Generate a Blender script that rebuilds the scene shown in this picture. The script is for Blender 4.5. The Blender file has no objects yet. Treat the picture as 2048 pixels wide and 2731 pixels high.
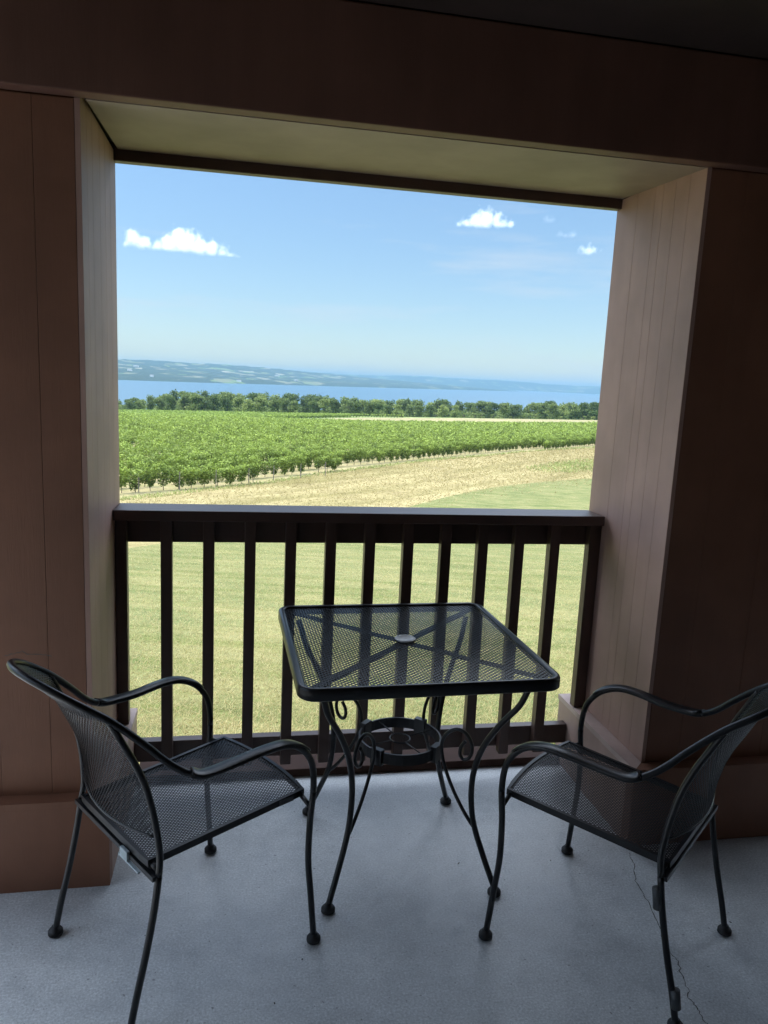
import bpy, bmesh, math, random
import numpy as np
from mathutils import Vector, Matrix, Euler
R = math.radians
random.seed(7); rng = np.random.default_rng(7)
sc = bpy.context.scene
col = sc.collection

# ------------------------------------------------------------------ helpers
def tag(o, label=None, cat=None, group=None, kind=None):
    if label: o['label'] = label
    if cat: o['category'] = cat
    if group: o['group'] = group
    if kind: o['kind'] = kind
    return o

def empty(name, loc=(0, 0, 0), rz=0.0):
    o = bpy.data.objects.new(name, None); col.objects.link(o)
    o.location = loc; o.rotation_euler = (0, 0, rz); o.empty_display_size = 0.1
    return o

def obj(name, V, F, mat, parent=None, smooth=False):
    me = bpy.data.meshes.new(name)
    me.from_pydata([tuple(map(float, v)) for v in V], [], [tuple(map(int, f)) for f in F])
    me.update()
    if smooth: me.polygons.foreach_set('use_smooth', [True] * len(me.polygons))
    me.materials.append(mat)
    o = bpy.data.objects.new(name, me); col.objects.link(o)
    if parent: o.parent = parent
    return o

def quads(name, V, mat, parent=None, n=4, tint=None):
    """one mesh from an (N*n,3) array of separate n-gons"""
    V = np.asarray(V, dtype=np.float32); N = len(V) // n
    me = bpy.data.meshes.new(name)
    me.vertices.add(N * n); me.vertices.foreach_set('co', V.ravel())
    me.loops.add(N * n); me.loops.foreach_set('vertex_index', np.arange(N * n, dtype=np.int32))
    me.polygons.add(N); me.polygons.foreach_set('loop_start', np.arange(0, N * n, n, dtype=np.int32))
    me.polygons.foreach_set('loop_total', np.full(N, n, dtype=np.int32))
    if tint is not None:
        a = me.attributes.new('tint', 'FLOAT', 'FACE'); a.data.foreach_set('value', np.asarray(tint, dtype=np.float32))
    me.update(calc_edges=True); me.materials.append(mat)
    o = bpy.data.objects.new(name, me); col.objects.link(o)
    if parent: o.parent = parent
    return o

class MB:
    def __init__(s): s.V = []; s.F = []
    def add(s, V, F):
        b = len(s.V); s.V += [tuple(v) for v in V]; s.F += [tuple(i + b for i in f) for f in F]
        return s
    def box(s, x0, x1, y0, y1, z0, z1, c=0.0):
        if c <= 0:
            V = [(x0,y0,z0),(x1,y0,z0),(x1,y1,z0),(x0,y1,z0),(x0,y0,z1),(x1,y0,z1),(x1,y1,z1),(x0,y1,z1)]
            return s.add(V, [(0,3,2,1),(4,5,6,7),(0,1,5,4),(1,2,6,5),(2,3,7,6),(3,0,4,7)])
        bm = bmesh.new(); bmesh.ops.create_cube(bm, size=1)
        for v in bm.verts:
            v.co = Vector(((x0+x1)/2 + v.co.x*(x1-x0), (y0+y1)/2 + v.co.y*(y1-y0), (z0+z1)/2 + v.co.z*(z1-z0)))
        bmesh.ops.bevel(bm, geom=bm.edges[:], offset=c, segments=2, profile=.6, affect='EDGES')
        bm.verts.index_update()
        s.add([v.co[:] for v in bm.verts], [[v.index for v in f.verts] for f in bm.faces]); bm.free()
        return s
    def tube(s, pts, r, n=10, closed=False, cap=True, rect=None):
        P = [Vector(p) for p in pts]; m = len(P)
        T = []
        for i in range(m):
            a = P[(i-1) % m] if (closed or i > 0) else P[i]
            b = P[(i+1) % m] if (closed or i < m-1) else P[i]
            T.append((b-a).normalized())
        up = Vector((0,0,1)) if abs(T[0].z) < .9 else Vector((1,0,0))
        N = (up - T[0]*up.dot(T[0])).normalized(); Ns = [N]
        for i in range(1, m):
            N = Ns[-1] - T[i]*Ns[-1].dot(T[i]); Ns.append(N.normalized())
        rr = r if hasattr(r, '__len__') else [r]*m
        V = []
        for i in range(m):
            B = T[i].cross(Ns[i])
            if rect:
                if rect[2] is not None:
                    nn = Vector(rect[2]); nn = (nn - T[i]*nn.dot(T[i])).normalized(); bb = T[i].cross(nn)
                else: nn, bb = Ns[i], B
                for a, b in ((1,1),(-1,1),(-1,-1),(1,-1)):
                    V.append(P[i] + nn*a*rect[1]/2 + bb*b*rect[0]/2)
            else:
                for k in range(n):
                    a = 2*math.pi*k/n
                    V.append(P[i] + (Ns[i]*math.cos(a) + B*math.sin(a))*rr[i])
        if rect: n = 4
        F = []
        for i in range(m if closed else m-1):
            j = (i+1) % m
            for k in range(n):
                F.append((i*n+k, i*n+(k+1) % n, j*n+(k+1) % n, j*n+k))
        if cap and not closed:
            F.append(tuple(range(n-1, -1, -1))); F.append(tuple((m-1)*n+k for k in range(n)))
        return s.add(V, F)
    def lathe(s, prof, cx=0, cy=0, n=20):
        V = []; F = []
        for r, z in prof:
            for k in range(n):
                a = 2*math.pi*k/n; V.append((cx+r*math.cos(a), cy+r*math.sin(a), z))
        m = len(prof)
        for i in range(m-1):
            for k in range(n): F.append((i*n+k, i*n+(k+1) % n, (i+1)*n+(k+1) % n, (i+1)*n+k))
        F.append(tuple(range(n-1, -1, -1))); F.append(tuple((m-1)*n+k for k in range(n)))
        return s.add(V, F)
    def build(s, name, mat, parent=None, smooth=False): return obj(name, s.V, s.F, mat, parent, smooth)

def spline(P, n=8):
    P = [np.array(p, float) for p in P]; Q = [2*P[0]-P[1]] + P + [2*P[-1]-P[-2]]; out = []
    for i in range(1, len(Q)-2):
        a, b, c, d = Q[i-1:i+3]
        for k in range(n):
            t = k/n
            out.append(.5*(2*b + (c-a)*t + (2*a-5*b+4*c-d)*t*t + (3*b-a-3*c+d)*t**3))
    out.append(P[-1]); return out

# ------------------------------------------------------------------ materials
def new_mat(name):
    m = bpy.data.materials.new(name); m.use_nodes = True
    nt = m.node_tree; b = nt.nodes['Principled BSDF']; return m, nt, b
def N(nt, t, **k):
    n = nt.nodes.new(t)
    for a, v in k.items(): setattr(n, a, v)
    return n
def noise(nt, scale, detail=6, rough=.55, vec=None, sc3=None, coord='Object'):
    n = N(nt, 'ShaderNodeTexNoise'); n.inputs['Scale'].default_value = scale
    n.inputs['Detail'].default_value = detail; n.inputs['Roughness'].default_value = rough
    if coord == 'Position': g = N(nt, 'ShaderNodeNewGeometry'); src = g.outputs['Position']
    else: g = N(nt, 'ShaderNodeTexCoord'); src = g.outputs[coord]
    if sc3:
        if len(sc3) > 3:
            mp = N(nt, 'ShaderNodeMapping'); mp.inputs['Rotation'].default_value = (0, 0, sc3[3]); nt.links.new(src, mp.inputs[0]); src = mp.outputs[0]
        mp = N(nt, 'ShaderNodeMapping'); mp.inputs['Scale'].default_value = sc3[:3]
        nt.links.new(src, mp.inputs[0]); src = mp.outputs[0]
    nt.links.new(src, n.inputs['Vector']); return n
def ramp(nt, fac, stops):
    r = N(nt, 'ShaderNodeValToRGB'); e = r.color_ramp.elements
    while len(e) < len(stops): e.new(.5)
    for i, (p, c) in enumerate(stops): e[i].position = p; e[i].color = (*c, 1)
    nt.links.new(fac, r.inputs[0]); return r
def mixc(nt, a, b, fac, mode='MIX'):
    m = N(nt, 'ShaderNodeMix', data_type='RGBA', blend_type=mode)
    for s, v in ((m.inputs[6], a), (m.inputs[7], b), (m.inputs[0], fac)):
        if hasattr(v, 'links'): nt.links.new(v, s)
        else: s.default_value = v if isinstance(v, float) else (*v, 1)
    return m.outputs[2]
def bump(nt, b, h, strength, dist):
    bp = N(nt, 'ShaderNodeBump'); bp.inputs['Strength'].default_value = strength; bp.inputs['Distance'].default_value = dist
    nt.links.new(h, bp.inputs['Height']); nt.links.new(bp.outputs[0], b.inputs['Normal'])

def paint(name, c, rough=.55, var=.12, grain=True, spec=.4):
    m, nt, b = new_mat(name)
    n1 = noise(nt, 1.0, 5, .6, sc3=(9, 9, .9)); n2 = noise(nt, 3.0, 4)
    c2 = tuple(x*(1-var) for x in c); c3 = tuple(min(1, x*(1+var)) for x in c)
    r1 = ramp(nt, n1.outputs[0], [(.3, c2), (.7, c3)])
    r2 = ramp(nt, n2.outputs[0], [(.3, (.78, .78, .78)), (.7, (1.06, 1.06, 1.06))])
    nt.links.new(mixc(nt, r1.outputs[0], r2.outputs[0], 1.0, 'MULTIPLY'), b.inputs['Base Color'])
    b.inputs['Roughness'].default_value = rough; b.inputs['Specular IOR Level'].default_value = spec
    if grain:
        n3 = noise(nt, 40, 3, .6, sc3=(6, 6, .5)); bump(nt, b, n3.outputs[0], .15, .003)
    return m
M = {}
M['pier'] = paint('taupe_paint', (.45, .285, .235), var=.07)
M['front'] = paint('shaded_front_brown', (.235, .108, .064), var=.06)  # dimmer light on the pier fronts is put into this darker brown
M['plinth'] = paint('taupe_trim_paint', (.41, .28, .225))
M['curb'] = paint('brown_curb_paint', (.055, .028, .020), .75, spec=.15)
M['cap'] = paint('skylit_cap_paint', (.50, .375, .325))  # lighter than the plinth: skylight on the cap is in the colour
M['board'] = paint('dark_brown_beam_paint', (.15, .074, .053))
M['soffit'] = paint('soffit_paint', (.34, .265, .225), var=.05)
M['rail'] = paint('rail_brown_paint', (.075, .042, .032), rough=.42, spec=.5)
M['cream'] = paint('pale_wall_paint', (.15, .12, .10))
M['ceil'] = paint('ceiling_paint', (.05, .035, .03))
M['gap'] = paint('shadow_gap', (.01, .008, .008), grain=False)

def metal(name, c, rough=.38):
    m, nt, b = new_mat(name)
    n = noise(nt, 25, 4); r = ramp(nt, n.outputs[0], [(.35, tuple(x*.75 for x in c)), (.7, tuple(x*1.35 for x in c))])
    nt.links.new(r.outputs[0], b.inputs['Base Color'])
    b.inputs['Roughness'].default_value = rough; b.inputs['Specular IOR Level'].default_value = .45
    n2 = noise(nt, 350, 2); bump(nt, b, n2.outputs[0], .08, .001)
    return m
M['iron'] = metal('black_powder_coat', (.0055, .0062, .0082), .33)
M['rubber'] = metal('black_glide', (.010, .010, .011), .6)
M['plate'] = metal('pale_metal_plate', (.42, .42, .41), .4)
M['clip'] = metal('pale_grey_bracket', (.36, .43, .46), .5)
M['tape'] = metal('grey_sleeve', (.05, .055, .06), .5)

def concrete():
    m, nt, b = new_mat('concrete')
    big = noise(nt, 1.6, 6, .6); mid = noise(nt, 14, 5, .65); fine = noise(nt, 170, 3, .7); speck = noise(nt, 75, 2, .5)
    r1 = ramp(nt, big.outputs[0], [(.3, (.46, .485, .50)), (.52, (.585, .61, .62)), (.72, (.70, .725, .73))])
    r2 = ramp(nt, mid.outputs[0], [(.3, (.86, .87, .88)), (.5, (1, 1, 1)), (.7, (1.08, 1.08, 1.08))])
    r3 = ramp(nt, fine.outputs[0], [(.3, (.70, .70, .70)), (.55, (1, 1, 1)), (.72, (1.3, 1.3, 1.3))])
    r4 = ramp(nt, speck.outputs[0], [(.0, (.45, .45, .45)), (.26, (.5, .5, .5)), (.31, (1, 1, 1))])
    c = mixc(nt, r1.outputs[0], r2.outputs[0], 1.0, 'MULTIPLY'); c = mixc(nt, c, r3.outputs[0], 1.0, 'MULTIPLY')
    c = mixc(nt, c, r4.outputs[0], 1.0, 'MULTIPLY')
    nt.links.new(c, b.inputs['Base Color'])
    rr = ramp(nt, mid.outputs[0], [(.3, (.30, .30, .30)), (.7, (.55, .55, .55))]); nt.links.new(rr.outputs[0], b.inputs['Roughness'])
    b.inputs['Specular IOR Level'].default_value = .5
    bump(nt, b, fine.outputs[0], .35, .002); return m
M['concrete'] = concrete()

def leafmat(name, dark, light, transl=.35, scale=.6, indiv=0.0):
    m, nt, b = new_mat(name)
    at = N(nt, 'ShaderNodeAttribute', attribute_name='tint'); n = noise(nt, scale, 3, coord='Position')
    add = N(nt, 'ShaderNodeMath', operation='ADD'); nt.links.new(at.outputs['Fac'], add.inputs[0])
    ml = N(nt, 'ShaderNodeMath', operation='MULTIPLY_ADD'); nt.links.new(n.outputs[0], ml.inputs[0]); ml.inputs[1].default_value = .8; ml.inputs[2].default_value = -.4
    nt.links.new(ml.outputs[0], add.inputs[1])
    if indiv:
        oi = N(nt, 'ShaderNodeObjectInfo'); m2 = N(nt, 'ShaderNodeMath', operation='MULTIPLY_ADD'); nt.links.new(oi.outputs['Random'], m2.inputs[0]); m2.inputs[1].default_value = indiv; m2.inputs[2].default_value = -indiv/2
        a2 = N(nt, 'ShaderNodeMath', operation='ADD'); nt.links.new(add.outputs[0], a2.inputs[0]); nt.links.new(m2.outputs[0], a2.inputs[1]); add = a2
    r = ramp(nt, add.outputs[0], [(.0, dark), (1.0, light)])
    nt.links.new(r.outputs[0], b.inputs['Base Color']); b.inputs['Roughness'].default_value = .55; b.inputs['Specular IOR Level'].default_value = .25
    tr = N(nt, 'ShaderNodeBsdfTranslucent'); nt.links.new(r.outputs[0], tr.inputs[0])
    mx = N(nt, 'ShaderNodeMixShader'); mx.inputs[0].default_value = transl
    nt.links.new(b.outputs[0], mx.inputs[1]); nt.links.new(tr.outputs[0], mx.inputs[2])
    nt.links.new(mx.outputs[0], nt.nodes['Material Output'].inputs[0]); return m
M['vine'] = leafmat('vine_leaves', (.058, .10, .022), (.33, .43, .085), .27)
M['tree_a'] = leafmat('tree_leaves_mid', (.06, .105, .028), (.27, .33, .10), .45, .08, .7)
M['tree_b'] = leafmat('tree_leaves_dark', (.045, .082, .026), (.20, .26, .085), .4, .08, .6)
M['tree_c'] = leafmat('tree_leaves_pale', (.10, .155, .04), (.36, .42, .135), .45, .08, .5)
M['grass_blade'] = leafmat('grass_blades', (.29, .295, .115), (.64, .53, .29), .48, .35)
M['verge'] = leafmat('verge_grass', (.16, .21, .06), (.42, .46, .17), .4, .3)
M['hay'] = leafmat('hay_stalks', (.33, .28, .125), (.44, .375, .19), .4, .25)
M['bark'] = paint('bark', (.09, .07, .055), .85)
M['post'] = paint('grey_wood_post', (.18, .165, .14), .8)

def groundmat(name, cols, s1, s2, s3=None, rough=.9, b=.5, bd=.03, stripes=None):
    m, nt, bs = new_mat(name)
    n1 = noise(nt, s1, 5, .6, coord='Position', sc3=s3); n2 = noise(nt, s2, 5, .7, coord='Position')
    r1 = ramp(nt, n1.outputs[0], [(.3 + .4*i/(len(cols)-1), c) for i, c in enumerate(cols)])
    r2 = ramp(nt, n2.outputs[0], [(.25, (.62, .62, .62)), (.5, (1, 1, 1)), (.75, (1.25, 1.25, 1.25))])
    c = mixc(nt, r1.outputs[0], r2.outputs[0], 1.0, 'MULTIPLY')
    if stripes:
        n4 = noise(nt, stripes[0], 3, .6, coord='Position', sc3=stripes[1])
        r4 = ramp(nt, n4.outputs[0], [(.36, stripes[2]), (.55, (1, 1, 1))])
        c = mixc(nt, c, r4.outputs[0], 1.0, 'MULTIPLY')
    nt.links.new(c, bs.inputs['Base Color']); bs.inputs['Roughness'].default_value = rough; bs.inputs['Specular IOR Level'].default_value = .15
    bump(nt, bs, n2.outputs[0], b, bd); return m
ROWANG = math.atan2(.73, .68)
M['lawn'] = groundmat('lawn_grass', [(.125, .150, .055), (.18, .188, .075), (.25, .23, .105)], .55, 9, (1, 1.6, 1, .35), stripes=(1.0, (.22, 2.2, 1, .25), (.66, .76, .55)))
M['hayfield'] = groundmat('mown_hay', [(.25, .205, .098), (.31, .26, .125), (.36, .305, .155)], .22, 3.2, stripes=(1.0, (.02, .30, 1, -ROWANG), (.62, .64, .50)), bd=.1)
M['soil'] = groundmat('vineyard_floor', [(.20, .20, .08), (.30, .26, .13), (.36, .31, .17)], .3, 2.0)
M['meadow'] = groundmat('meadow_grass', [(.12, .19, .05), (.18, .24, .08), (.25, .27, .11)], .05, .8)
M['mown'] = groundmat('dry_mown_strip', [(.19, .20, .085), (.28, .245, .125), (.33, .285, .16)], .08, .8)

# ------------------------------------------------------------------ terrain
YAW, PITCH, ROLL, FPX, CAMZ = .1925, .1718, .0471, 2020.0, 1.5
SA, CA = math.sin(YAW), math.cos(YAW)
tp = np.array([-40, 0, 2.8, 10, 30, 67, 110, 150, 200, 300, 400, 500, 560, 700, 900, 1300, 3000.])
zp = np.array([-.5, -.6, -.75, -1.75, -4.9, -9.6, -10.9, -11.6, -12.8, -16.2, -19.3, -22.0, -24.5, -34, -46, -68, -90.])
def pchip(x, y):
    h = np.diff(x); d = np.diff(y)/h; m = np.zeros_like(y)
    for i in range(1, len(x)-1):
        if d[i-1]*d[i] > 0:
            w1 = 2*h[i]+h[i-1]; w2 = h[i]+2*h[i-1]; m[i] = (w1+w2)/(w1/d[i-1]+w2/d[i])
    m[0] = d[0]; m[-1] = d[-1]
    def F(t):
        i = np.clip(np.searchsorted(x, t)-1, 0, len(x)-2); s = (t-x[i])/h[i]
        return (1+2*s)*(1-s)**2*y[i]+s*(1-s)**2*h[i]*m[i]+s*s*(3-2*s)*y[i+1]+s*s*(s-1)*h[i]*m[i+1]
    return F
ZT = pchip(tp, zp)
def sstep(x, a, b):
    q = np.clip((x-a)/(b-a), 0, 1); return q*q*(3-2*q)
def gz(x, y):
    x = np.asarray(x, float); y = np.asarray(y, float)
    t = x*SA+y*CA; s = x*CA-y*SA
    s = np.clip(s, -.9*np.abs(t)-5, .9*np.abs(t)+5)
    return ZT(t) + .03*s*sstep(t, 150, 400)*(1-sstep(t, 600, 1200))
def st2w(s, t): return s*CA+t*SA, -s*SA+t*CA
TH = np.arange(-72, 84.01, 1.0)
lawn_r = np.interp(TH, [-72, -25, -15, -7.9, -3, 1.7, 7.5, 13.4, 19, 26.2, 40, 84], [8, 14, 18, 21.7, 27, 36, 51, 69, 89.7, 111, 140, 150])
vine_r = np.interp(TH, [-72, -30, -15, -7.7, -4.3, 1.8, 10.2, 18.6, 26.3, 34, 50, 84], [32, 46, 59, 68.0, 73.5, 84, 109.4, 143, 193, 285, 400, 420])
phi = np.radians(TH)-YAW
def t_of(vals): return np.interp(np.tan(np.clip(phi, -1.2, 1.2)), [-1.5, -.35, -.2, -.03, .28, .6], vals)
def ray_r(t): return np.maximum(t/np.maximum(np.cos(phi), .3), vine_r+20)
fa_r = ray_r(t_of([290, 300, 315, 310, 370, 380]))
fb_r = np.maximum(ray_r(t_of([302, 314, 335, 470, 556, 570])), fa_r+8)
fc_r = np.maximum(ray_r(t_of([500, 500, 490, 480, 560, 575])), fb_r+4)
fd_r = np.maximum(ray_r(t_of([1340, 1340, 1340, 1340, 1340, 1340])), fc_r+100)
def strip(name, r0, r1, n, mat, geo=False):
    V = []; F = []; w = len(TH)
    for j in range(n+1):
        q = j/n
        r = r0*(r1/r0)**q if geo else r0+(r1-r0)*q
        x = r*np.sin(np.radians(TH)); y = r*np.cos(np.radians(TH)); z = gz(x, y)
        V += list(zip(x, y, z))
    for j in range(n):
        for i in range(w-1): F.append((j*w+i, j*w+i+1, (j+1)*w+i+1, (j+1)*w+i))
    return tag(obj(name, V, F, mat, smooth=True), kind='structure')
strip('lawn', np.full_like(TH, .8), lawn_r, 40, M['lawn'], True)
strip('hay_field', lawn_r, vine_r, 16, M['hayfield'])
strip('vineyard_ground', vine_r, fa_r, 24, M['soil'])
strip('mown_strip', fa_r, fb_r, 6, M['mown'])
strip('far_vineyard_ground', fb_r, fc_r, 8, M['meadow'])
strip('lakeside_slope', fc_r, fd_r, 20, M['meadow'])

# water: one sheet out to the horizon
def water():
    m, nt, b = new_mat('lake_water')
    b.inputs['Base Color'].default_value = (.040, .095, .145, 1); b.inputs['Roughness'].default_value = .28
    n = noise(nt, .02, 4, .6, coord='Position', sc3=(1, 3, 1)); bump(nt, b, n.outputs[0], .5, 6)
    return m
LAKE = -66.0
V = [(*st2w(s, t), LAKE) for s, t in ((-9000, 900), (9000, 900), (16000, 21000), (-16000, 21000))]
tag(obj('lake', V, [(0, 1, 2, 3)], water()), kind='structure')

def hillmat(name, sc1=1.0):
    m, nt, b = new_mat(name)
    n1 = noise(nt, .0022*sc1, 4, .55, coord='Position', sc3=(1, 1, 1, .3)); n2 = noise(nt, .012*sc1, 3, .6, coord='Position'); n3 = noise(nt, .05, 2, coord='Position')
    wood = ramp(nt, n3.outputs[0], [(.3, (.014, .026, .016)), (.7, (.038, .055, .030))])
    vor = N(nt, 'ShaderNodeTexVoronoi'); vor.inputs['Scale'].default_value = .011*sc1; vor.inputs['Randomness'].default_value = .8
    g = N(nt, 'ShaderNodeNewGeometry'); mp = N(nt, 'ShaderNodeMapping'); mp.inputs['Rotation'].default_value = (0, 0, .5); mp.inputs['Scale'].default_value = (1, .55, 1)
    nt.links.new(g.outputs['Position'], mp.inputs[0]); nt.links.new(mp.outputs[0], vor.inputs['Vector'])
    sep = N(nt, 'ShaderNodeSeparateColor'); nt.links.new(vor.outputs['Color'], sep.inputs[0])
    field = ramp(nt, sep.outputs[0], [(.0, (.10, .16, .05)), (.45, (.12, .14, .07)), (.7, (.16, .16, .10)), (.95, (.26, .245, .18))])
    isf = ramp(nt, sep.outputs[1], [(.70, (0, 0, 0)), (.73, (1, 1, 1))])
    nf = ramp(nt, n1.outputs[0], [(.46, (0, 0, 0)), (.5, (1, 1, 1))])
    fac = N(nt, 'ShaderNodeMath', operation='MULTIPLY'); nt.links.new(isf.outputs[0], fac.inputs[0]); nt.links.new(nf.outputs[0], fac.inputs[1])
    nt.links.new(mixc(nt, wood.outputs[0], field.outputs[0], fac.outputs[0]), b.inputs['Base Color'])
    b.inputs['Roughness'].default_value = .9; b.inputs['Specular IOR Level'].default_value = .1
    return m
# far shore: hill rising from the water, tapering to a point on the right
shore = spline([(-5200, 2300), (-3200, 3100), (-1534, 4400), (-534, 6200), (700, 8700), (1750, 11000), (2050, 11600)], 24)
V = []; F = []; nb = 40; na = len(shore)
for i, p in enumerate(shore):
    q = shore[min(i+1, na-1)]-shore[max(i-1, 0)]; q /= np.linalg.norm(q); nrm = np.array([-q[1], q[0]])
    u = i/(na-1); H = 150*(1-sstep(u, .62, 1.0)**1.3)
    L = 3600*(1-.8*sstep(u, .7, 1.0))
    for j in range(nb+1):
        b = j/nb; w = p+nrm*L*b*1.0
        prof = .16*sstep(b, 0, .05)+.84*sstep(b, .0, .85)*(1-.25*sstep(b, .8, 1))
        z = LAKE-1+H*prof*(1+.10*math.sin(p[1]*.0013+b*5)+.05*math.sin(p[1]*.006+b*11)) + (5*math.sin(p[1]*.021+b*40)+4*math.sin(p[1]*.033+b*70) if 0 < j < nb else 0)*min(1, H/60)*prof
        V.append((*st2w(w[0], w[1]), z))
for i in range(na-1):
    for j in range(nb): F.append((i*(nb+1)+j, (i+1)*(nb+1)+j, (i+1)*(nb+1)+j+1, i*(nb+1)+j+1))
tag(obj('hills', V, F, hillmat('far_shore_cover'), smooth=True), kind='structure')
HV = V; HN = nb+1
V = []; F = []; na, nb = 121, 12
for i in range(na):
    s = -9000+20000*i/(na-1)
    for j in range(nb+1):
        b = j/nb; t = 14200+2600*b
        z = LAKE-1+(178+14*math.sin(s*.0011)+8*math.sin(s*.0031)+5*math.sin(s*.009))*sstep(b, 0, .9)*(1-.35*sstep(s, 1500, 9000))
        V.append((*st2w(s, t), z))
for i in range(na-1):
    for j in range(nb): F.append((i*(nb+1)+j, (i+1)*(nb+1)+j, (i+1)*(nb+1)+j+1, i*(nb+1)+j+1))
tag(obj('far_ridge', V, F, hillmat('far_ridge_cover', .7), smooth=True), kind='structure')

M['white_wall'] = paint('white_clapboard', (.78, .77, .74), .6, grain=False); M['grey_roof'] = paint('grey_roof', (.22, .22, .23), .7, grain=False)
for i, (a, b, L) in enumerate(((41, 1, 26), (47, 14, 34), (52, 2, 22), (57, 9, 30), (61, 1, 30), (66, 16, 40), (72, 3, 28), (80, 12, 46))):
    p = HV[a*HN+b]; h_ = tag(empty('farm_building', (p[0], p[1], p[2]+.5), random.uniform(-.4, .4)), 'tiny white farm building on the far shore, %s from the left' % ['first', 'second', 'third', 'fourth', 'fifth', 'sixth', 'seventh', 'eighth'][i], 'building', 'white buildings on the far shore')
    MB().box(-L/2, L/2, -7, 7, -6, 7).build('wall', M['white_wall'], h_)
    MB().add([(-L/2-1, -8, 7.02), (L/2+1, -8, 7.02), (L/2+1, 8, 7.02), (-L/2-1, 8, 7.02), (-L/2-1, 0, 12), (L/2+1, 0, 12)], [(0, 3, 2, 1), (0, 1, 5, 4), (2, 3, 4, 5), (0, 4, 3), (1, 2, 5)]).build('roof', M['grey_roof'], h_)

# ------------------------------------------------------------------ haze (air)
m = bpy.data.materials.new('haze_air'); m.use_nodes = True; nt = m.node_tree; nt.nodes.remove(nt.nodes['Principled BSDF'])
pv = N(nt, 'ShaderNodeVolumePrincipled'); pv.inputs['Color'].default_value = (.24, .405, .53, 1); pv.inputs['Density'].default_value = 1.0e-4; pv.inputs['Anisotropy'].default_value = .15
nt.links.new(pv.outputs[0], nt.nodes['Material Output'].inputs['Volume'])
mb = MB(); c = [st2w(s, t) for s, t in ((-17000, -60), (17000, -60), (17000, 21500), (-17000, 21500))]
mb.add([(*p, -95) for p in c]+[(*p, 150) for p in c], [(0,3,2,1),(4,5,6,7),(0,1,5,4),(1,2,6,5),(2,3,7,6),(3,0,4,7)])
tag(mb.build('haze', m), kind='stuff')

# ------------------------------------------------------------------ porch shell
XL, XR, YF, YB = -.4044, 1.3405, 2.156, 2.7092
P_, ZP = .048, .277
ZS0, ZS1 = 2.155, 2.181
fl = MB().box(-4.2, 3.6, -.45, 2.82, -.30, 0)
floor = tag(fl.build('porch_floor', M['concrete']), kind='structure')
def crackmat():
    m, nt, b = new_mat('crack'); n = noise(nt, 30, 3); r = ramp(nt, n.outputs[0], [(.3, (.05, .05, .045)), (.7, (.14, .14, .13))])
    nt.links.new(r.outputs[0], b.inputs['Base Color']); b.inputs['Roughness'].default_value = .9; return m
M['crack'] = crackmat()
CRPX = [(1678,2274),(1684,2290),(1693,2311),(1691,2335),(1697,2354),(1712,2380),(1727,2404),(1743,2438),(1760,2480),(1774,2521),(1792,2545),(1808,2564),(1817,2601),(1826,2622),(1838,2644),(1834,2658),(1848,2676),(1863,2694),(1870,2712),(1885,2731),(1900,2760)]
def ribbon(pts, w, z):
    V = []; F = []
    for i, p in enumerate(pts):
        a = np.array(pts[max(i-1, 0)]); b = np.array(pts[min(i+1, len(pts)-1)]); d = (b-a)/np.linalg.norm(b-a); n = np.array([-d[1], d[0]])
        ww = w*random.uniform(.45, 1.25)
        V += [(*(np.array(p)+n*ww/2), z), (*(np.array(p)-n*ww/2), z)]
    for i in range(len(pts)-1): F.append((2*i, 2*i+1, 2*i+3, 2*i+2))
    return V, F
def jag(pts, k=5, a=.004):
    out = []
    for p, q in zip(pts[:-1], pts[1:]):
        for j in range(k): out.append((p[0]+(q[0]-p[0])*j/k+random.uniform(-a, a), p[1]+(q[1]-p[1])*j/k+random.uniform(-a, a)))
    return out+[pts[-1]]


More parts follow.
